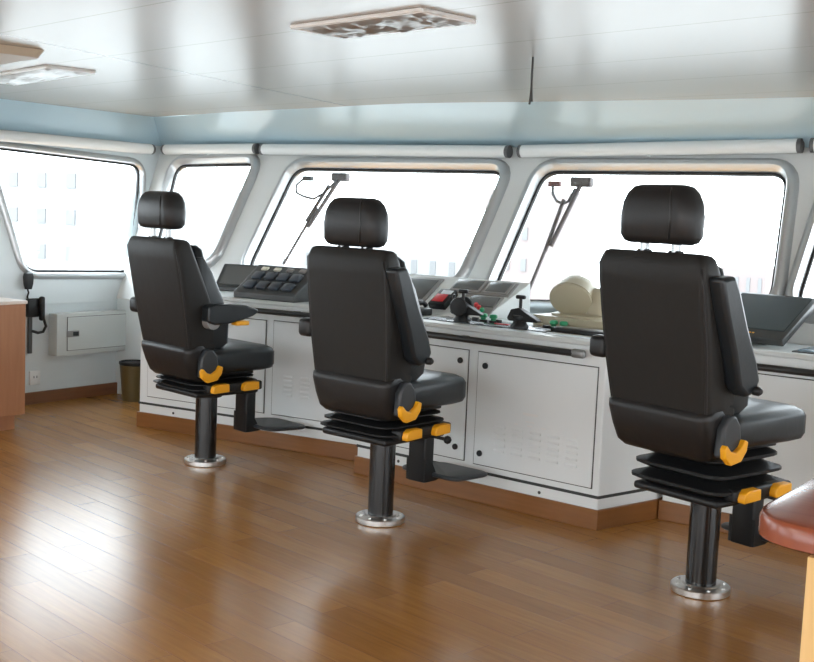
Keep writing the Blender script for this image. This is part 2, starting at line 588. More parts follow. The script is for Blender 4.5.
# ---------------------------------------------------------------- consoles
def console(name, label, A, B, foot, doors, rail, strip=True, tall=0.0):
    """A, B: front base line, left to right. foot: extra footprint points (world), clockwise after B."""
    A3 = Vector((A[0], A[1], 0))
    ang = math.atan2(B[1] - A[1], B[0] - A[0])
    t = empty(name, label, 'console', A3, ang)
    inv = Matrix.Rotation(-ang, 4, 'Z') @ Matrix.Translation(-A3)
    L = (Vector((B[0], B[1], 0)) - A3).length
    pts = [Vector((0, 0, 0)), Vector((L, 0, 0))] + [inv @ Vector((p[0], p[1], 0)) for p in foot]
    p2 = [Vector((p.x, p.y)) for p in pts]
    MB().prism(p2, 0.0, 0.862).done('body', M['console'], t, bevel=0.006)
    MB().prism(offset_poly_sharp(p2, 0.008), 0.862, 0.886).done('worktop', M['worktop'], t, bevel=0.005)
    MB().prism(offset_poly_sharp(p2, 0.012), 0.0, 0.096).done('skirting', M['skirt'], t, bevel=0.004)
    MB().prism(offset_poly_sharp(p2, 0.004), 0.148, 0.162).done('rubber_strip', M['strip'], t)
    for d in doors:
        u0, u1, z0, z1 = d['r']
        o = MB().box(((u0 + u1) / 2, -0.004, (z0 + z1) / 2), (u1 - u0, 0.008, z1 - z0)).done('door', M['console'], t, bevel=0.002)
        g = 0.0045
        MB().box(((u0 + u1) / 2, -0.001, (z0 + z1) / 2), (u1 - u0 + 2 * g, 0.004, z1 - z0 + 2 * g)).done('door_gap_backing', M['gap'], o)  # added dark sheet stands for the shaded gap round the door
        for (u, z) in d.get('knobs', ()):
            MB().lathe([(0.0155, 0), (0.0155, 0.008), (0.012, 0.012), (0.001, 0.012)], 16,
                       Matrix.Translation((u, -0.008, z)) @ Matrix.Rotation(pi / 2, 4, 'X')).done('door_lock', M['black_plastic'], o, smooth=40)
        lv = d.get('louvres')
        if lv:
            us, zs = lv
            for u in us:
                b = MB()
                for z in zs:
                    b.rings([[(u - 0.033, -0.007, z - 0.009), (u + 0.033, -0.007, z - 0.009), (u + 0.033, -0.007, z + 0.007), (u - 0.033, -0.007, z + 0.007)],
                             [(u - 0.031, -0.015, z - 0.006), (u + 0.031, -0.015, z - 0.006), (u + 0.031, -0.009, z + 0.004), (u - 0.031, -0.009, z + 0.004)]])
                b.done('louvre_column', M['console'], o)
        pl = d.get('plate')
        if pl:
            for (u, z, w, h) in pl:
                MB().box((u, -0.0085, z), (w, 0.003, h)).done('embossed_plate', M['white_plastic'], o)
    for (u, z) in rail.get('holes', ()):
        MB().cyl((u, -0.003, z), (u, 0.004, z), 0.008, 12).done('screw_hole', M['gap'], t)
    u0, u1, z = rail['r']
    y = -0.042
    h = MB().cyl((u0, y, z), (u1, y, z), 0.0165, 16).done('handrail', M['rail'], t, smooth=50)
    for u in rail['brackets']:
        MB().box((u, y * 0.55, z), (0.05, 0.055, 0.03), bev=0.008).done('rail_bracket', M['rail'], h)
    for u in rail['ends']:
        MB().box((u, y, z), (0.075, 0.034, 0.042), bev=0.014, seg=3).done('rail_end', M['rail_end'], h, smooth=60)
        MB().cyl((u, y * 0.6, z), (u, 0.002, z), 0.014, 12).done('rail_stub', M['rail_end'], h)
    return t


def offset_poly_sharp(pts, d):
    """Offset a simple polygon outward with mitred corners."""
    n = len(pts)
    area = sum(pts[i - 1].x * pts[i].y - pts[i].x * pts[i - 1].y for i in range(n))
    s = 1 if area > 0 else -1
    out = []
    for i in range(n):
        e0 = (pts[i] - pts[i - 1]).normalized()
        e1 = (pts[(i + 1) % n] - pts[i]).normalized()
        n0 = Vector((e0.y, -e0.x)) * s
        n1 = Vector((e1.y, -e1.x)) * s
        m = (n0 + n1)
        m = m / max(m.dot(n0), 0.3)
        out.append(pts[i] + m * d)
    return out


mid_console = console(
    'bridge_console', 'white control console standing forward between the middle and right chairs', (-3.88, 4.92), (-2.358, 4.823),
    [(-2.244, 5.235), (-2.244, 5.655), (-3.86, 5.655)],
    [dict(r=(0.80, 1.487, 0.195, 0.765), knobs=[(0.848, 0.70), (0.838, 0.253)],
          louvres=([0.955 + 0.105 * i for i in range(5)], [0.285 + 0.030 * k for k in range(5)]),
          plate=[(1.13, 0.492, 0.085, 0.012), (1.13, 0.455, 0.05, 0.006), (1.05, 0.435, 0.02, 0.006), (1.13, 0.435, 0.03, 0.006), (1.21, 0.435, 0.03, 0.006)]),
     dict(r=(0.055, 0.735, 0.20, 0.765), knobs=[(0.69, 0.71), (0.682, 0.262)],
          louvres=([0.20 + 0.105 * i for i in range(3)], [0.285 + 0.030 * k for k in range(5)]))],
    dict(r=(0.06, 1.40, 0.825), brackets=[0.25, 0.715], ends=[1.40], holes=[(1.20, 0.118), (0.3, 0.118)]))
left_console = console(
    'bridge_console', 'white control console behind the left chair', (-5.694, 4.931), (-3.912, 5.183),
    [(-3.912, 5.655), (-5.72, 5.655)],
    [dict(r=(0.07, 0.975, 0.205, 0.765), knobs=[]),
     dict(r=(1.035, 1.74, 0.205, 0.768), louvres=([1.15 + 0.12 * i for i in range(2)] + [1.5, 1.62], [0.335 + 0.028 * k for k in range(5)]))],
    dict(r=(0.25, 1.72, 0.825), brackets=[0.6, 1.2], ends=[0.25], holes=[(0.28, 0.118)]))
right_console = console(
    'bridge_console', 'white control console behind the right chair, running out at the right', (-2.215, 5.235), (1.6, 5.19),
    [(1.6, 5.655), (-2.215, 5.655)],
    [dict(r=(0.06, 0.9, 0.205, 0.772), knobs=[(0.1, 0.7)]), dict(r=(0.95, 1.9, 0.205, 0.772), knobs=[(1.0, 0.7)])],
    dict(r=(0.2, 3.5, 0.81), brackets=[0.8, 1.6, 2.4], ends=[], holes=[(0.21, 0.118)]))


# ---------------------------------------------------------------- helm chairs
def helm_chair(label, loc, yaw, slide=0.0, lean=0.0, post_h=0.385, bell_h=0.14, head_gap=0.0, back_shift=0.03, head_h=1.0, arm_down=False, footplate=True, knob=True):
    t = empty('helm_chair', label, 'chair', loc, yaw, group='black helm chairs on the bridge')
    # floor flange and post
    fl = MB().lathe([(0.001, 0.0), (0.112, 0.0), (0.116, 0.004), (0.116, 0.026), (0.112, 0.030), (0.075, 0.031), (0.070, 0.036), (0.001, 0.036)], 40
                    ).done('floor_flange', M['chrome'], t, smooth=35)
    for k in range(8):
        a = 2 * pi * k / 8 + 0.2
        MB().lathe([(0.008, 0.029), (0.008, 0.035), (0.001, 0.036)], 6, Matrix.Translation((0.094 * math.cos(a), 0.094 * math.sin(a), 0))).done('bolt', M['chrome'], fl)
    MB().lathe([(0.060, 0.030), (0.060, post_h + 0.02)], 40).done('post', M['black_metal'], t, smooth=50)
    MB().lathe([(0.085, post_h - 0.03), (0.085, post_h + 0.01)], 32).done('post_collar', M['black_plastic'], t, smooth=40)
    # suspension with ribbed bellows
    z0 = post_h
    MB().box((0, 0.0, z0 + 0.016), (0.40, 0.42, 0.032), bev=0.012).done('suspension_base', M['black_plastic'], t, smooth=50)
    rings = []
    nz = 3
    for k in range(nz):
        zz = z0 + 0.032 + (bell_h - 0.032) * k / nz
        st = (bell_h - 0.032) / nz
        sh = 0.025 * k
        rings += [rrect(0.345 - sh, 0.37 - sh, 0.05, 3, (0, slide * 0.5 * k / nz), zz),
                  rrect(0.455 - sh, 0.47 - sh, 0.07, 3, (0, slide * 0.5 * k / nz), zz + st * 0.40),
                  rrect(0.455 - sh, 0.47 - sh, 0.07, 3, (0, slide * 0.5 * k / nz), zz + st * 0.60)]
    rings.append(rrect(0.30, 0.33, 0.05, 3, (0, slide * 0.5), z0 + bell_h))
    MB().rings(rings).done('bellows', M['bellows'], t, smooth=40)
    zs = z0 + bell_h      # underside of the seat
    s = slide
    MB().box((0, s * 0.7, zs + 0.012), (0.36, 0.40, 0.03), bev=0.006).done('seat_rail', M['black_plastic'], t, smooth=50)
    # seat cushion
    zc = zs + 0.022
    cy = 0.055 + s
    prof = [(-0.035, 0.0), (-0.008, 0.012), (0.0, 0.032), (0.0, 0.100), (-0.010, 0.120), (-0.032, 0.132), (-0.15, 0.139)]
    MB().rings([rrect(0.52 + 2 * i, 0.53 + 2 * i, 0.07, 5, (0, cy), zc + z + (0.015 * 0)) for i, z in prof]).done('seat', M['vinyl_side'], t, smooth=60)
    # backrest : rear surface leans back with height
    zb0 = zs + 0.005
    H = 0.735

    def by(z):                      # rear surface of the backrest, taken 0.065 inside
        k = (z - zb0) / H
        return -0.195 + s + back_shift - (0.085 + lean) * k
    b = MB()
    sec = [(0.055, 0.42, 0.12), (0.075, 0.44, 0.15), (0.16, 0.462, 0.185), (0.30, 0.485, 0.195), (0.42, 0.495, 0.18), (0.52, 0.498, 0.155),
           (0.62, 0.495, 0.13), (0.685, 0.487, 0.115), (0.715, 0.472, 0.095), (0.728, 0.455, 0.075), (0.733, 0.40, 0.04)]
    back = b.rings([rrect(w, d, 0.032, 5, (0, by(zb0 + z) - 0.066 + d / 2 + max(0.0, z - 0.685) * 0.5), zb0 + z) for z, w, d in sec]
                   ).done('backrest', M['vinyl_back'], t, smooth=60)
    # piping along the two rear seams
    for sx in (-1, 1):
        pts = []
        for z, w, d in sec[1:8]:
            pts.append((sx * (w / 2 - 0.012), by(zb0 + z) - 0.056, zb0 + z))
        MB().tube(pts, 0.0055, 8).done('piping', M['vinyl'], back, smooth=180)
    # front cushion with side bolsters
    b = MB()
    b.rings([rrect(w, d, 0.05, 5, (0, by(zb0 + z) + 0.115), zb0 + z) for z, w, d in
             [(0.13, 0.38, 0.06), (0.16, 0.41, 0.10), (0.35, 0.42, 0.11), (0.6, 0.41, 0.09), (0.68, 0.38, 0.06), (0.70, 0.32, 0.03)]])
    b.done('back_cushion', M['vinyl_side'], t, smooth=60)
    for sx in (-1, 1):
        b = MB()
        b.rings([rrect(w, d, 0.03, 4, (sx * 0.188, by(zb0 + z) + 0.10 + d * 0.12), zb0 + z) for z, w, d in
                 [(0.14, 0.06, 0.08), (0.18, 0.09, 0.16), (0.30, 0.10, 0.20), (0.42, 0.095, 0.17), (0.56, 0.08, 0.11), (0.64, 0.05, 0.05)]])
        b.done('bolster', M['vinyl_side'], t, smooth=60)
    # loose lower flap of the backrest cover
    b = MB()
    b.rings([rrect(w, d, 0.045, 5, (0, by(zb0 + z) + dy), zb0 + z) for z, w, d, dy in
             [(-0.030, 0.36, 0.08, 0.02), (-0.022, 0.415, 0.115, 0.012), (0.00, 0.445, 0.135, 0.002), (0.06, 0.462, 0.145, -0.006),
              (0.13, 0.474, 0.150, -0.012), (0.155, 0.478, 0.140, -0.010), (0.170, 0.470, 0.11, 0.0)]])
    b.done('lower_flap', M['vinyl'], t, smooth=60)
    # headrest on two stems
    ztop = zb0 + 0.733
    hy = by(ztop) + 0.012
    zh = ztop + 0.006 + head_gap
    b = MB()
    b.rings([rrect(w, d, 0.05, 6, (0, hy + dy), zh + z * head_h) for z, w, d, dy in
             [(0.0, 0.27, 0.06, 0), (0.008, 0.315, 0.10, 0), (0.03, 0.33, 0.125, 0), (0.10, 0.33, 0.135, 0.0), (0.15, 0.316, 0.13, 0.0),
              (0.185, 0.288, 0.115, 0.0), (0.207, 0.25, 0.085, 0.0), (0.214, 0.19, 0.045, 0)]])
    hr = b.done('headrest', M['vinyl'], t, smooth=60)
    b = MB()
    b.tube([(sx * 0.0 + x, hy + y, zh + z * head_h) for (x, y, z) in [(0.085, -0.062, 0.02), (0.09, -0.066, 0.09), (0.088, -0.066, 0.14), (0.082, -0.06, 0.178), (0.07, -0.042, 0.203)] for sx in (0,)], 0.0045, 8)
    b.done('piping', M['vinyl'], hr, smooth=180)
    for sx in (-1, 1):
        st = MB().cyl((sx * 0.072, hy, ztop - 0.03), (sx * 0.072, hy, zh + 0.03), 0.018, 14).done('headrest_stem', M['stem'], t, smooth=50)
        MB().box((sx * 0.072, hy, ztop + 0.001), (0.05, 0.032, 0.010), bev=0.005).done('stem_collar', M['black_plastic'], st, smooth=50)
    # armrests
    for sx in (-1, 1):
        down = arm_down if sx > 0 else True
        za = zb0 + 0.305
        ya = by(za) + 0.075
        x = sx * 0.272
        if down:
            if sx > 0:
                prof = [(-0.045, 0.045), (0.0, 0.058), (0.10, 0.055), (0.20, 0.048), (0.275, 0.026), (0.285, 0.010), (0.25, -0.010),
                        (0.18, -0.030), (0.09, -0.048), (0.0, -0.052), (-0.045, -0.035)]
            else:
                prof = [(-0.07, 0.035), (0.0, 0.042), (0.2, 0.036), (0.30, 0.02), (0.305, 0.006), (0.26, -0.012), (0.10, -0.032), (0.0, -0.036), (-0.07, -0.03)]
            arm = MB().prism([(ya + p, za + 0.035 + q) for p, q in prof], x - 0.035, x + 0.035, 'X').done('armrest', M['vinyl_side'], t, bevel=0.014, seg=3, smooth=60)
            if sx > 0:
                MB().box((x, ya + 0.185, za - 0.014), (0.055, 0.085, 0.024), bev=0.006).done('armrest_adjuster', M['yellow'], arm, smooth=50)
        else:
            prof = [(-0.175, 0.33), (-0.095, 0.34), (-0.06, 0.29), (0.0, 0.16), (0.07, 0.03), (0.095, -0.04), (0.075, -0.085), (0.02, -0.10),
                    (-0.03, -0.06), (-0.07, 0.06), (-0.13, 0.20)]
            arm = MB().prism([(ya + p - 0.005, za + 0.02 + q) for p, q in prof], x - 0.036, x + 0.034, 'X').done('armrest', M['vinyl_side'], t, bevel=0.016, seg=3, smooth=60)
            MB().lathe([(0.012, 0), (0.017, 0.01), (0.017, 0.03), (0.010, 0.04), (0.001, 0.04)], 14,
                       Matrix.Translation((x + 0.02, ya + 0.058, za - 0.055)) @ Matrix.Rotation(pi / 2, 4, 'Y')).done('armrest_adjuster', M['black_plastic'], arm, smooth=50)
        if sx < 0:
            MB().box((-0.292, ya - 0.10, za + 0.045), (0.085, 0.07, 0.085), bev=0.022, seg=3).done('armrest_bracket', M['black_plastic'], t, smooth=60)
        MB().cyl((sx * 0.235, ya, za), (x + sx * 0.02, ya, za), 0.042, 20).done('armrest_pivot', M['black_plastic'] if not (down and sx > 0) else M['casing_grey'], t, smooth=50)
    # recline bracket on the right with its yellow lever, a plain one on the left
    for sx in (1, -1):
        x = 0.248 if sx > 0 else -0.212
        yb_ = by(zs + 0.1) + 0.030
        pr = [(-0.055, 0.015), (0.055, 0.0), (0.062, 0.07), (0.05, 0.13), (0.02, 0.165), (-0.02, 0.165), (-0.05, 0.12)]
        br = MB().prism([(yb_ + p, zs - 0.005 + q) for p, q in pr], x - 0.020, x + 0.020, 'X').done('recline_bracket', M['grey_plastic'], t, bevel=0.010, seg=2, smooth=60)
        if sx > 0:
            lv = [(-0.075, 0.045), (-0.062, 0.060), (-0.035, 0.035), (0.0, 0.026), (0.035, 0.045), (0.050, 0.072), (0.075, 0.062), (0.068, 0.025),
                  (0.035, -0.012), (-0.03, -0.022), (-0.068, 0.008)]
            MB().prism([(yb_ + p + 0.005, zs + 0.005 + q) for p, q in [(0.92 * i, 0.95 * j) for i, j in lv]], x + 0.014, x + 0.040, 'X').done('recline_lever', M['yellow'], t, bevel=0.004, smooth=60)
            for yy in (-0.095, 0.105):
                pr2 = [(-0.055, -0.012), (-0.048, 0.012), (-0.02, 0.022), (0.05, 0.022), (0.052, -0.022), (-0.05, -0.026)]
                MB().prism([(yy + p, z0 + 0.055 + q) for p, q in pr2], 0.235, 0.275, 'X').done('adjusting_lever', M['yellow'], t, bevel=0.005, smooth=60)
            MB().box((0.215, 0.02, z0 + 0.05), (0.06, 0.36, 0.05), bev=0.010).done('lever_block', M['black_plastic'], t, smooth=50)
            if knob:
                k = MB().cyl((0.20, 0.10, z0 + 0.016), (0.268, 0.13, z0 + 0.006), 0.008, 10).done('height_lever', M['black_plastic'], t, smooth=50)
                MB().lathe([(0.001, -0.02), (0.014, -0.014), (0.02, 0), (0.014, 0.014), (0.001, 0.02)], 14, Matrix.Translation((0.275, 0.135, z0 + 0.004))).done('lever_knob', M['black_plastic'], k, smooth=180)
    # footrest on its hanger
    ft = MB().box((0.02, 0.255, (z0 + 0.16) / 2), (0.105, 0.07, z0 - 0.16), bev=0.008).done('footrest_hanger', M['black_plastic'], t, smooth=50)
    MB().box((0.02, 0.17, z0 + 0.0), (0.12, 0.24, 0.03), bev=0.006).done('hanger_arm', M['black_plastic'], ft, smooth=50)
    if footplate:
        zf = 0.185
        for sx in (-1, 1):
            MB().prism([(0.22, zf - 0.02), (0.30, zf - 0.02), (0.40, zf + 0.008), (0.30, zf + 0.018), (0.27, zf + 0.07), (0.22, zf + 0.09)],
                       0.02 + sx * 0.055 - 0.006, 0.02 + sx * 0.055 + 0.006, 'X').done('footrest_arm', M['black_plastic'], t)
        rings = []
        for z, i in ((0.0, -0.008), (0.006, 0.0), (0.016, 0.0), (0.022, -0.006)):
            pl = rounded_poly([(-0.14 - i, 0.27 - i), (0.23 + i, 0.27 - i), (0.21 + i, 0.575 + i), (-0.11 - i, 0.575 + i)], 0.06)
            rings.append([Vector((p.x, p.y, zf + z - 0.06 * (p.y - 0.27))) for p in pl])
        MB().rings(rings).done('footplate', M['grey_plastic'], t, smooth=40)
    return t


helm_chair('leftmost black helm chair, its right armrest lowered and steel headrest stems showing', (-4.624, 4.488, 0), math.radians(-9), slide=-0.02, lean=0.06,
           post_h=0.412, bell_h=0.11, head_gap=0.042, head_h=0.92, arm_down=True, knob=False)
helm_chair('middle black helm chair with raised armrest, second of the three', (-3.18, 4.225, 0), math.radians(-5), slide=0.0, lean=0.0,
           post_h=0.412, bell_h=0.133, head_gap=0.0)
helm_chair('rightmost and nearest black helm chair, beside the red-brown table', (-1.638, 4.309, 0), math.radians(-15), slide=-0.03, lean=0.055, back_shift=-0.03,
           post_h=0.402, bell_h=0.205, head_gap=0.022)


# ---------------------------------------------------------------- instruments on the consoles
DESK = 0.886


def slab(parent, name, c, s, m, bev=0.004):
    return MB().box(c, s, bev=bev).done(name, m, parent, smooth=40)


# left: wide dark display box, sloping face
t = empty('display_unit', 'wide dark grey display unit on the left console beneath the corner windows', 'display', (-5.46, 5.34, DESK), math.radians(24))
MB().prism([(0.0, 0.0), (0.0, 0.025), (0.175, 0.168), (0.205, 0.168), (0.205, 0.0)], 0.0, 0.52, 'X').done('casing', M['casing'], t, bevel=0.006)
sl = math.atan2(0.143, 0.175)
mt = Matrix.Translation((0.26, 0.0, 0.026)) @ Matrix.Rotation(sl, 4, 'X')
MB().box((0, 0.115, 0.002), (0.46, 0.175, 0.006), mtx=mt).done('screen', M['screen_grey'], t)
# keypad
t = empty('key_panel', 'black key panel with two rows of large keys on the left console', 'keypad', (-5.005, 5.06, DESK), math.radians(4))
MB().prism([(0.0, 0.0), (0.0, 0.035), (0.235, 0.195), (0.265, 0.195), (0.265, 0.0)], 0.0, 0.47, 'X').done('casing', M['casing'], t, bevel=0.006)
sl = math.atan2(0.16, 0.235)
mt = Matrix.Translation((0.0, 0.0, 0.036)) @ Matrix.Rotation(sl, 4, 'X')
for r in range(2):
    for c in range(4):
        b = MB()
        b.box((0.085 + c * 0.098 + r * -0.0, 0.075 + r * 0.092, 0.008), (0.074, 0.062, 0.02), bev=0.006, mtx=mt)
        b.done('key', M['key'], t, smooth=50)
for c in range(4):
    MB().box((0.085 + c * 0.098, 0.243, 0.004), (0.05, 0.03, 0.012), bev=0.004, mtx=mt).done('small_key', M['key_white'] if c in (0, 1) else M['casing_grey'], t)

# white sloping instrument housing standing on the worktops
ang = math.atan2(4.823 - 4.92, -2.358 + 3.88)
b = MB()
r0 = [Vector(p) for p in ((-3.32, 5.27, DESK), (-3.22, 5.60, DESK), (-4.50, 5.60, DESK), (-4.50, 5.27, DESK))]
r1 = [Vector(p) for p in ((-3.316, 5.285, DESK + 0.012), (-3.22, 5.585, 1.085), (-4.50, 5.585, 1.085), (-4.50, 5.285, DESK + 0.012))]
b.rings([r0, r1])
tag(b.done('instrument_housing', M['console'], None, bevel=0.004), 'white sloping instrument housing along the back of the worktop', 'console')
# frame of that slope (origin bottom right corner, x to the right, y up the slope, z out)
pO = Vector((-3.316, 5.285, DESK + 0.012))
ey = (Vector((-3.22, 5.585, 1.085)) - pO).normalized()
ex0 = (pO - Vector((-4.50, 5.285, DESK + 0.012))).normalized()
ez = ex0.cross(ey).normalized()
eyy = ez.cross(ex0).normalized()
SL = Matrix((ex0, eyy, ez)).transposed().to_4x4()
SL.translation = pO


def on_slope(name, label, cat, x, y):
    o = empty(name, label, cat)
    o.matrix_world = SL @ Matrix.Translation((x, y, 0.0))
    return o


# small grey display to the left
t = on_slope('flat_display', 'grey flat display set in the white slope right of the middle chair', 'display', -0.63, 0.05)
slab(t, 'bezel', (0.0, 0.13, 0.004), (0.34, 0.27, 0.010), M['casing_grey'])
slab(t, 'screen', (0.0, 0.145, 0.010), (0.29, 0.19, 0.004), M['screen_grey'], 0.001)
MB().lathe([(0.008, 0), (0.007, 0.012), (0.001, 0.012)], 12, Matrix.Translation((0.12, 0.03, 0.009))).done('knob', M['black_plastic'], t)
# engine panel
t = on_slope('alarm_panel', 'grey instrument panel with two screens and red and green buttons', 'control panel', -0.165, 0.0)
slab(t, 'screen_plate', (0.0, 0.265, 0.003), (0.40, 0.135, 0.008), M['casing_grey'], 0.002)
slab(t, 'button_plate', (0.055, 0.10, 0.003), (0.25, 0.18, 0.008), M['casing_grey'], 0.002)
for k, x in enumerate((-0.095, 0.105)):
    q = slab(t, 'screen_bezel', (x, 0.265, 0.009), (0.165 if k else 0.2, 0.115, 0.012), M['casing_grey'])
    slab(q, 'screen', (x, 0.265, 0.016), (0.13 if k else 0.17, 0.085, 0.004), M['screen_grey'], 0.001)
slab(t, 'key_field', (0.075, 0.13, 0.009), (0.18, 0.09, 0.008), M['screen_grey'], 0.001)
for k in range(7):
    x = -0.06 + 0.03 * k
    MB().lathe([(0.013, 0), (0.013, 0.012), (0.009, 0.018), (0.001, 0.018)], 14, Matrix.Translation((x, 0.045 + 0.020 * ((k * 2) % 3), 0.008))
               ).done('push_button', M['red'] if k in (1, 2, 4, 5) else M['green'], t, smooth=50)
# radio with a red face left of it
t = on_slope('radio_set', 'small black radio with red face left of the two-screen panel', 'radio', -0.335, 0.03)
slab(t, 'case', (0.0, 0.07, 0.02), (0.11, 0.15, 0.04), M['black_plastic'], 0.006)
slab(t, 'red_face', (-0.006, 0.055, 0.041), (0.075, 0.07, 0.004), M['red'], 0.001)
slab(t, 'display_window', (0.01, 0.112, 0.041), (0.07, 0.035, 0.004), M['paper'], 0.001)

# flush black control desk on the middle console
t = empty('control_desk_plate', 'flush dark control plate with painted glints and a red strip along the middle console worktop', 'control panel', (-3.60, 5.10, DESK), ang)
slab(t, 'plate', (0.46, 0.02, 0.003), (0.76, 0.24, 0.006), M['screen_dark'], 0.002)
for k in range(6):
    slab(t, 'glint_and_red_strip', (0.14 + 0.125 * k, -0.045 + 0.06 * (k % 2), 0.008), (0.09, 0.022, 0.004), M['paper'] if k % 4 != 3 else M['red'], 0.001)  # blue-white strips are painted glints, the red one a real strip
for k in range(5):
    slab(t, 'switch', (0.14 + 0.15 * k, 0.085, 0.012), (0.035, 0.02, 0.016), M['black_plastic'] if k % 3 else M['white_plastic'], 0.003)
# loose black items beside the middle chair
for k, (x, y, rz) in enumerate(((-3.83, 5.10, 0.2), (-3.68, 5.16, -0.3))):
    t = empty('desk_telephone', ('black corded handset on a base nearest the middle chair', 'black handset on a base next to the lever unit')[k], 'telephone', (x, y, DESK), rz)
    slab(t, 'base', (0, 0, 0.02), (0.10, 0.13, 0.04), M['black_plastic'], 0.008)
    MB().tube([(-0.02, -0.07, 0.05), (-0.02, -0.05, 0.066), (-0.02, 0.05, 0.066), (-0.02, 0.07, 0.05)], 0.014, 10).done('handset', M['black_plastic'], t, smooth=60)


def lever_unit(label, loc, rz, wheel):
    t = empty('engine_lever', label, 'lever', loc, rz, group='lever units on the middle console')
    t.scale = (0.82, 0.82, 0.82)
    MB().lathe([(0.001, 0), (0.055, 0.0), (0.058, 0.012), (0.045, 0.03), (0.038, 0.05), (0.05, 0.065), (0.048, 0.082), (0.001, 0.085)], 24).done('base', M['black_plastic'], t, smooth=50)
    # housing with a nose
    MB().prism([(-0.075, 0.06), (-0.05, 0.115), (0.0, 0.128), (0.05, 0.10), (0.135, 0.055), (0.13, 0.045), (-0.06, 0.045)], -0.035, 0.035, 'Y').done('housing', M['black_plastic'], t, bevel=0.008, smooth=60)
    s = MB().cyl((0, 0, 0.11), (0, 0, 0.185), 0.010, 12).done('shaft', M['black_plastic'], t, smooth=50)
    MB().box((0, 0, 0.192), (0.062, 0.03, 0.024), bev=0.008).done('grip', M['black_plastic'], s, smooth=50)
    if wheel:
        for sy in (-1, 1):
            MB().lathe([(0.02, -0.012), (0.055, -0.010), (0.06, 0), (0.055, 0.010), (0.02, 0.012)], 22, Matrix.Translation((-0.01, sy * 0.052, 0.095)) @ Matrix.Rotation(pi / 2, 4, 'X')
                       ).done('side_wheel', M['black_plastic'], t, smooth=50)
        MB().tube([(-0.05, 0.03, 0.10), (-0.075, 0.03, 0.145), (-0.07, 0.03, 0.165)], 0.010, 10).done('side_lever', M['black_plastic'], t, smooth=60)
    return t


lever_unit('black lever unit with side wheels, in front of the two-screen panel', (-3.30, 5.03, DESK + 0.006), 0.25, True)
lever_unit('black lever with T grip standing alone near the cream housing', (-2.925, 4.985, DESK + 0.006), 0.1, False)
# green capped knobs, in pairs
for k, (x, y) in enumerate(((-3.245, 5.15), (-3.18, 5.145), (-2.86, 5.22), (-2.80, 5.215))):
    lab = ('green capped push button nearest the two-screen panel', 'green capped push button just left of the T grip lever',
           'left green push button in front of the cream housing', 'right green push button in front of the cream housing')[k]
    t = empty('push_button', lab, 'button', (x, y, DESK + (0.006 if k < 2 else 0.0)), group='green push buttons on the middle console')
    MB().lathe([(0.022, 0), (0.022, 0.008), (0.001, 0.008)], 16).done('collar', M['black_plastic'], t, smooth=50)
    MB().lathe([(0.014, 0.008), (0.014, 0.018), (0.022, 0.022), (0.022, 0.034), (0.016, 0.040), (0.001, 0.041)], 16).done('cap', M['green'], t, smooth=50)

# cream searchlight-like housing on a plinth
t = empty('cream_housing', 'cream drum-shaped housing with an oval tilted face, left of the right chair', 'instrument housing', (-2.83, 5.38, DESK), math.radians(-6))
MB().rings([rrect(0.50, 0.24, 0.03, 4, (0.06, 0.0), 0.0), rrect(0.50, 0.24, 0.03, 4, (0.06, 0.0), 0.055)]).done('plinth', M['cream'], t, smooth=40)
MB().rings([rrect(0.33, 0.17, 0.06, 5, (0.03, 0.03), 0.055), rrect(0.33, 0.17, 0.06, 5, (0.03, 0.03), 0.065), rrect(0.27, 0.14, 0.06, 5, (0.03, 0.05), 0.075)]).done('foot', M['cream'], t, smooth=50)
nrm = Vector((0.17, -0.84, -0.44)).normalized()
wx = nrm.cross(Vector((0, 0, 1))).normalized() * -1
wy = nrm.cross(wx).normalized()
mt = Matrix((wx, wy, nrm)).transposed().to_4x4()
mt.translation = Vector((0.0, -0.03, 0.152))
mt = mt @ Matrix.Diagonal((1.02, 0.84, 1, 1))
MB().lathe([(0.001, -0.15), (0.06, -0.14), (0.098, -0.10), (0.108, -0.05), (0.112, 0.0), (0.114, 0.008)], 40, mt).done('drum', M['cream'], t, smooth=50)
MB().lathe([(0.112, 0.008), (0.117, 0.014), (0.114, 0.024), (0.105, 0.029), (0.001, 0.032)], 40, mt).done('oval_face', M['cream'], t, smooth=40)
MB().rings([rrect(0.10, 0.12, 0.045, 5, (0.12, 0.05), 0.06), rrect(0.13, 0.14, 0.05, 5, (0.115, 0.05), 0.12), rrect(0.12, 0.13, 0.05, 5, (0.11, 0.055), 0.175), rrect(0.05, 0.06, 0.02, 5, (0.10, 0.06), 0.21)]).done('hood', M['cream'], t, smooth=60)
MB().tube([mt @ Vector((0.1145 * math.cos(a), 0.1145 * math.sin(a), 0.008)) for a in [2 * pi * i / 40 for i in range(40)]], 0.0022, 6, closed=True).done('seam', M['cream_dark'], t)

# dark papers / keyboard strip by the right chair
t = empty('keyboard', 'dark flat keyboard lying by the left arm of the right chair', 'keyboard', (-2.60, 5.09, DESK), ang)
slab(t, 'body', (0, 0, 0.012), (0.36, 0.11, 0.024), M['black_plastic'], 0.006)
slab(t, 'key_strip', (0, 0.01, 0.0245), (0.32, 0.07, 0.003), M['casing_grey'], 0.001)
for k, (x, y, rz) in enumerate(((-2.62, 4.945, -0.05), (-3.02, 5.12, 0.15), (-2.86, 4.925, 0.02))):
    o = MB().box((0, 0, 0.0015), (0.28, 0.06, 0.003)).done('paper_sheet', M['paper'])
    o.location = (x, y, DESK)
    o.rotation_euler = (0, 0, rz)
    tag(o, ('pale blue sheet at the front edge of the console beside the right chair', 'pale sheet lying left of the green buttons',
            'pale sheet at the console front edge near the T grip lever')[k], 'paper', 'loose sheets on the middle console')

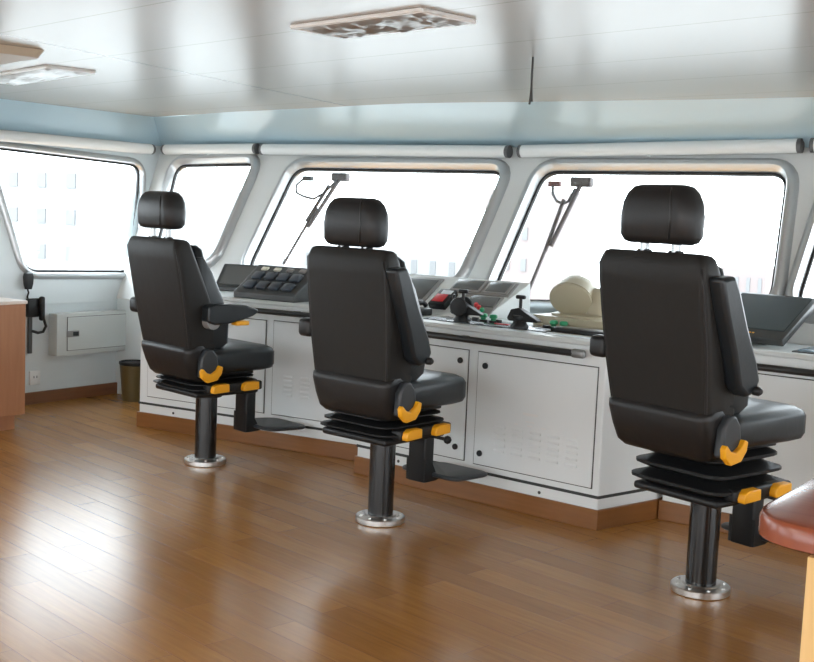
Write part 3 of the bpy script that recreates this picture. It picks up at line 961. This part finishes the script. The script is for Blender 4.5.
# right: big tilted monitor and a flush blue panel
t = empty('tilted_monitor', 'large dark monitor lying tilted on the console right of the right chair', 'monitor', (-1.90, 5.37, DESK + 0.01), math.radians(-8))
mt = Matrix.Rotation(math.radians(28), 4, 'X')
MB().box((-0.02, 0.20, 0.02), (0.42, 0.40, 0.040), bev=0.008, mtx=mt).done('bezel', M['casing'], t, smooth=40)
MB().box((-0.02, 0.225, 0.041), (0.37, 0.31, 0.004), mtx=mt).done('screen', M['screen_dark'], t)
b = MB()
for k in range(7):
    b.box((-0.075 + 0.017 * k, 0.034, 0.041), (0.010, 0.007, 0.003), mtx=mt)
b.done('yellow_buttons', M['yellow'], t)
MB().prism([(0.03, 0.0), (0.24, 0.0), (0.24, 0.118), (0.10, 0.043), (0.03, 0.010)], -0.15, 0.06, 'X').done('stand', M['casing'], t)
t = empty('flush_panel', 'flush blue-grey panel on the worktop at the right picture edge', 'control panel', (-1.47, 5.42, DESK), 0)
slab(t, 'plate', (0.05, 0.0, 0.006), (0.42, 0.26, 0.012), M['blue_panel'], 0.003)
slab(t, 'frame', (0.05, 0.0, 0.003), (0.46, 0.30, 0.006), M['casing'], 0.002)
t = empty('tracker_ball', 'small dark control knob by the left foot of the tilted monitor', 'knob', (-1.93, 5.31, DESK))
MB().lathe([(0.05, 0), (0.05, 0.01), (0.001, 0.012)], 20).done('base', M['black_plastic'], t, smooth=50)
MB().lathe([(0.018, 0.01), (0.016, 0.04), (0.024, 0.055), (0.02, 0.075), (0.001, 0.08)], 16).done('knob', M['grey_plastic'], t, smooth=50)


# ---------------------------------------------------------------- left wall fittings
t = empty('electrical_cabinet', 'shallow pale metal cabinet mounted on the left wall', 'cabinet', (-6.80, 5.40, 0.335))
MB().box((0.05, 0.0, 0.15), (0.10, 0.71, 0.30), bev=0.008).done('body', M['box_paint'], t, smooth=40)
d = MB().box((0.103, 0.02, 0.155), (0.008, 0.575, 0.235), bev=0.002).done('door', M['box_paint'], t)
MB().box((0.101, 0.02, 0.155), (0.004, 0.581, 0.241)).done('door_gap_backing', M['gap'], d)  # dark sheet standing for the shaded gap round the cabinet door
MB().box((0.109, -0.225, 0.155), (0.012, 0.105, 0.045), bev=0.004).done('latch', M['casing_grey'], d, smooth=40)
MB().box((0.117, -0.205, 0.155), (0.006, 0.045, 0.03), bev=0.002).done('latch_handle', M['black_plastic'], d)

t = empty('wall_socket', 'small white wall socket just right of the wooden cabinet', 'socket', (-6.80, 4.928, 0.186))
MB().box((0.010, 0, 0), (0.02, 0.088, 0.10), bev=0.006).done('plate', M['white_plastic'], t, smooth=40)
for y in (-0.012, 0.012):
    MB().box((0.0205, y, 0.006), (0.002, 0.005, 0.016)).done('slot', M['gap'], t)

t = empty('radio_microphone', 'black hand microphone hanging on the left wall above the cradle', 'microphone', (-6.81, 4.868, 0.865))
MB().rings([rrect(0.052, 0.03, 0.014, 4, (0.0, 0.0), -0.055), rrect(0.066, 0.042, 0.016, 4, (0, 0), -0.02), rrect(0.074, 0.048, 0.018, 4, (0, 0), 0.03),
            rrect(0.062, 0.04, 0.016, 4, (0, 0), 0.055), rrect(0.04, 0.02, 0.009, 4, (0, 0), 0.06)]).done('body', M['black_plastic'], t, smooth=50)
t.rotation_euler = (0, 0, pi / 2)
t.location = (-6.785, 4.868, 0.865)
MB().tube([(0, 0.01, -0.05), (0.01, 0.01, -0.08), (0.0, 0.01, -0.11), (0.012, 0.01, -0.14)], 0.006, 8).done('cord', M['black_plastic'], t, smooth=60)

t = empty('handset_cradle', 'black handset in a wall cradle with looped cord behind the wooden cabinet', 'telephone', (-6.80, 4.94, 0.63))
MB().box((0.02, -0.03, 0.05), (0.04, 0.11, 0.13), bev=0.008).done('cradle', M['black_plastic'], t, smooth=40)
MB().box((0.055, 0.012, 0.045), (0.04, 0.035, 0.17), bev=0.014, seg=3).done('handset', M['black_plastic'], t, smooth=60)
MB().tube([(0.05, 0.03, -0.03), (0.05, 0.05, -0.08), (0.045, 0.03, -0.12), (0.04, -0.01, -0.125), (0.03, -0.05, -0.11)], 0.010, 8).done('cord', M['black_plastic'], t, smooth=60)
MB().box((0.012, -0.055, -0.14), (0.02, 0.03, 0.26), bev=0.004).done('cable_duct', M['casing'], t)

t = empty('waste_bin', 'brown waste bin with black rim between left wall and console', 'bin', (-6.475, 5.545, 0))
MB().lathe([(0.075, 0.0), (0.098, 0.26), (0.094, 0.26), (0.072, 0.01), (0.001, 0.01)], 28).done('bucket', M['bin'], t, smooth=50)
MB().lathe([(0.098, 0.262), (0.103, 0.268), (0.103, 0.285), (0.092, 0.288), (0.09, 0.275), (0.001, 0.275)], 28).done('lid', M['black_plastic'], t, smooth=50)

# wooden cabinet at the far left
t = empty('wooden_cabinet', 'reddish wooden cabinet with pale top at the left picture edge', 'cabinet', (-6.40, 3.70, 0))
MB().box((0.0, 0.0, 0.441), (0.655, 1.28, 0.690)).done('carcass', M['cabinet_wood'], t, bevel=0.003)
MB().box((0.0, 0.0, 0.797), (0.67, 1.30, 0.022)).done('top', M['cabinet_top'], t, bevel=0.006)
MB().box((-0.02, -0.01, 0.048), (0.59, 1.22, 0.096)).done('plinth', M['cabinet_wood'], t)

# red-brown table at the lower right
t = empty('side_table', 'table with rounded red-brown top in the lower right foreground', 'table', (-0.30, 2.9, 0))
pl = rounded_poly([(-0.575, -0.37), (0.75, -0.45), (0.75, 0.80), (-0.585, 0.80)], 0.16, 8)
rings = [[Vector((p.x, p.y, z)) for p in offset_poly(pl, o)] for z, o in ((0.737, -0.012), (0.744, 0.0), (0.785, 0.0), (0.796, -0.006), (0.80, -0.016))]
MB().rings(rings).done('table_top', M['table_top'], t, smooth=35)
MB().box((0.043, -0.385, 0.3685), (0.92, 0.035, 0.737), rz=-0.03).done('panel_leg', M['table_leg'], t)
MB().box((0.12, 0.55, 0.3685), (0.7, 0.035, 0.737)).done('panel_leg', M['table_leg'], t)


# ---------------------------------------------------------------- ceiling fittings
def troffer(label, loc, rz, L, W):
    t = empty('ceiling_lamp', label, 'lamp', loc, rz, group='recessed ceiling lamps')
    h = 0.014
    f = 0.018
    b = MB()
    for c, s in (((0, W / 2 - f / 2, -h / 2), (L, f, h)), ((0, -W / 2 + f / 2, -h / 2), (L, f, h)),
                 ((L / 2 - f / 2, 0, -h / 2), (f, W - 2 * f, h)), ((-L / 2 + f / 2, 0, -h / 2), (f, W - 2 * f, h))):
        b.box(c, s)
    b.done('frame', M['light_frame'], t, bevel=0.004)
    # crinkled clear cover over a bright reflector
    n, m_ = 22, 9
    bm = bmesh.new()
    rnd = random.Random(3)
    g = [[bm.verts.new(((-0.5 + i / n) * (L - 2 * f), (-0.5 + j / m_) * (W - 2 * f),
                        -0.010 - (0.016 * rnd.random() if 0 < i < n and 0 < j < m_ else 0))) for j in range(m_ + 1)] for i in range(n + 1)]
    for i in range(n):
        for j in range(m_):
            bm.faces.new((g[i][j], g[i + 1][j], g[i + 1][j + 1], g[i][j + 1]))
    mb = MB()
    mb.bm.free()
    mb.bm = bm
    mb.done('crinkled_reflector', M['reflector'], t, smooth=180)


troffer('rectangular ceiling lamp with crumpled shiny reflector, near the picture top', (-2.51, 3.22, CEIL), math.radians(-9), 0.66, 0.27)
troffer('ceiling lamp at the left picture edge', (-5.38, 3.86, CEIL), math.radians(-14), 1.05, 0.27)

t = empty('ceiling_fitting', 'shallow beige ceiling fitting with a dark curved handle, top left', 'fitting', (-4.80, 3.0, CEIL), math.radians(-12))
MB().rings([rrect(0.60, 0.62, 0.03, 3, (0, 0), -0.035), rrect(0.64, 0.66, 0.03, 3, (0, 0), 0.0)]).done('cover', M['beige'], t)
MB().tube([(0.02, -0.10, -0.03), (0.01, 0.0, -0.055), (-0.02, 0.10, -0.055), (-0.05, 0.16, -0.03)], 0.012, 10).done('handle', M['gap'], t, smooth=60)

b = MB()
b.tube([(-2.436, 4.148, CEIL + 0.002), (-2.438, 4.15, CEIL - 0.06), (-2.436, 4.149, CEIL - 0.12), (-2.447, 4.157, CEIL - 0.19)], 0.0045, 8)
b.tube([(-2.438, 4.15, CEIL - 0.05), (-2.437, 4.150, CEIL - 0.12), (-2.430, 4.147, CEIL - 0.18)], 0.0045, 8)
tag(b.done('loose_wire', M['gap'], None, smooth=60), 'loose dark wires hanging out of a ceiling joint', 'wire')


# ---------------------------------------------------------------- wipers outside the front windows
def fp(x, z, off=0.10):
    return front_map(x, z, off)


def wiper(label, pivot, elbow, arm2, blade, boxp, boxm, hose):
    t = empty('windscreen_wiper', label, 'wiper', fp(*pivot), group='wipers outside the front windows')
    L = lambda p: fp(*p) - fp(*pivot)
    MB().box(L(pivot), (0.14, 0.05, 0.06), bev=0.01).done('motor_housing', M['wiper'], t, smooth=40)
    MB().tube([L(pivot), L(elbow)], 0.015, 8).done('arm', M['wiper'], t, smooth=60)
    MB().tube([L(arm2[0]), L(arm2[1])], 0.013, 8).done('arm', M['wiper'], t, smooth=60)
    n = 9
    b = MB()
    b.tube([L((blade[0][0] + (blade[1][0] - blade[0][0]) * k / n, blade[0][1] + (blade[1][1] - blade[0][1]) * k / n)) for k in range(n + 1)], 0.011, 8)
    b.done('blade', M['wiper'], t, smooth=60)
    MB().box(L(boxp), (0.085, 0.03, 0.035), bev=0.004).done('nozzle_box', boxm, t)
    MB().tube([L(p) for p in hose], 0.009, 8).done('washer_hose', M['hose'], t, smooth=60)


wiper('wiper with a black nozzle box outside the window behind the middle chair', (-5.19, 1.72), (-5.31, 1.36), ((-5.266, 1.66), (-5.345, 1.40)),
      ((-5.30, 1.50), (-5.40, 1.10)), (-5.485, 1.705), M['gap'], [(-5.53, 1.70), (-5.57, 1.655), (-5.54, 1.60), (-5.456, 1.575), (-5.36, 1.56), (-5.29, 1.60), (-5.24, 1.66), (-5.21, 1.71)])
wiper('wiper with a red nozzle box outside the window behind the right chair', (-3.30, 1.72), (-3.372, 1.33), ((-3.384, 1.608), (-3.40, 1.30)),
      ((-3.39, 1.42), (-3.425, 1.06)), (-3.481, 1.705), M['wiper_red'], [(-3.49, 1.69), (-3.47, 1.64), (-3.43, 1.60), (-3.38, 1.585), (-3.35, 1.60), (-3.33, 1.68)])

# ---------------------------------------------------------------- harbour outside (pale colours stand in for the glare)
struct(MB().box((-8, 30, -6.2), (260, 160, 0.4)).done('ground', M['quay']), 'pale quay outside')
rnd = random.Random(11)


def building(label, loc, size, m, nwin):
    t = empty('quay_building', label, 'building', loc, rnd.uniform(-0.1, 0.1), group='pale buildings across the harbour')
    MB().box((0, 0, size[2] / 2), size).done('wall', m, t)
    for r in range(nwin[1]):
        for c in range(nwin[0]):
            MB().box((-size[0] / 2 + (c + 0.5) * size[0] / nwin[0], -size[1] / 2 - 0.03, size[2] * (r + 0.6) / nwin[1]), (size[0] / nwin[0] * 0.3, 0.1, size[2] / nwin[1] * 0.4)).done('window', M['glare_washed_window'], t)


def bearing(deg, dist):
    a = math.radians(deg)
    return (-dist * math.sin(a), dist * math.cos(a), -6.0)


building('pale building seen through the large left window', bearing(53, 90), (22, 12, 9.5), M['pale_building'], (7, 4))
building('pale building seen low through the narrow corner window', bearing(45.5, 110), (9, 9, 8.6), M['pale_building'], (4, 2))
building('low pale building seen through the window behind the middle chair', bearing(35, 120), (26, 10, 3.4), M['pale_building'], (12, 1))
building('glare-washed red building seen at the left of the window behind the right chair', bearing(29.9, 70), (3.4, 6, 9.0), M['pink_building'], (3, 5))
building('low glare-washed red shed seen right of the right chair headrest', bearing(19.2, 105), (4, 7, 3.9), M['pink_building'], (4, 1))

# ---------------------------------------------------------------- world, fill lights, camera
w = bpy.data.worlds.new('overcast_sky')
scene.world = w
w.use_nodes = True
nt = w.node_tree
bg = nt.nodes['Background']
tc = nt.nodes.new('ShaderNodeTexCoord')
sep = nt.nodes.new('ShaderNodeSeparateXYZ')
nt.links.new(tc.outputs['Generated'], sep.inputs[0])
rp = nt.nodes.new('ShaderNodeValToRGB')
rp.color_ramp.elements[0].position = 0.0
rp.color_ramp.elements[0].color = (0.90, 0.95, 1.0, 1)
rp.color_ramp.elements[1].position = 0.55
rp.color_ramp.elements[1].color = (0.84, 0.93, 1.0, 1)
nt.links.new(sep.outputs[2], rp.inputs[0])
nt.links.new(rp.outputs[0], bg.inputs[0])
bg.inputs[1].default_value = SKY_STRENGTH

# unseen fill lights added out of view to brighten the room
for (x, y) in ((-4.5, -1.5), (-1.0, -1.5), (2.2, -1.5), (2.6, 2.2)):
    la = bpy.data.lights.new('room_fill_light', 'AREA')
    la.shape = 'RECTANGLE'
    la.size, la.size_y = 1.2, 0.5
    la.energy = 60
    la.color = (1.0, 0.96, 0.90)
    lo = bpy.data.objects.new('room_fill_light', la)
    lo.location = (x, y, CEIL - 0.03)
    COL.objects.link(lo)

cam = bpy.data.cameras.new('camera')
co = bpy.data.objects.new('camera', cam)
COL.objects.link(co)
cam.sensor_fit = 'HORIZONTAL'
cam.sensor_width = 36
cam.lens = 1150 / 814 * 36
cam.clip_start = 0.05
cam.clip_end = 500
yaw, pitch, roll = math.radians(36), math.atan(119 / 1150), math.radians(2.4)
f = Vector((-math.sin(yaw) * math.cos(pitch), math.cos(yaw) * math.cos(pitch), -math.sin(pitch)))
r0 = Vector((math.cos(yaw), math.sin(yaw), 0))
u0 = r0.cross(f)
R = math.cos(roll) * r0 + math.sin(roll) * u0
U = -math.sin(roll) * r0 + math.cos(roll) * u0
mw = Matrix((R, U, -f)).transposed().to_4x4()
mw.translation = Vector((0, 0, 1.45))
co.matrix_world = mw
scene.camera = co

vs = scene.view_settings
vs.view_transform = 'Standard'
vs.look = 'None'
vs.gamma = 1.0
vs.exposure = 0.38
vs.use_curve_mapping = False
scene.cycles.use_denoising = True
scene.cycles.max_bounces = 10
scene.cycles.diffuse_bounces = 5
scene.cycles.transparent_max_bounces = 16
scene.cycles.sample_clamp_indirect = 8
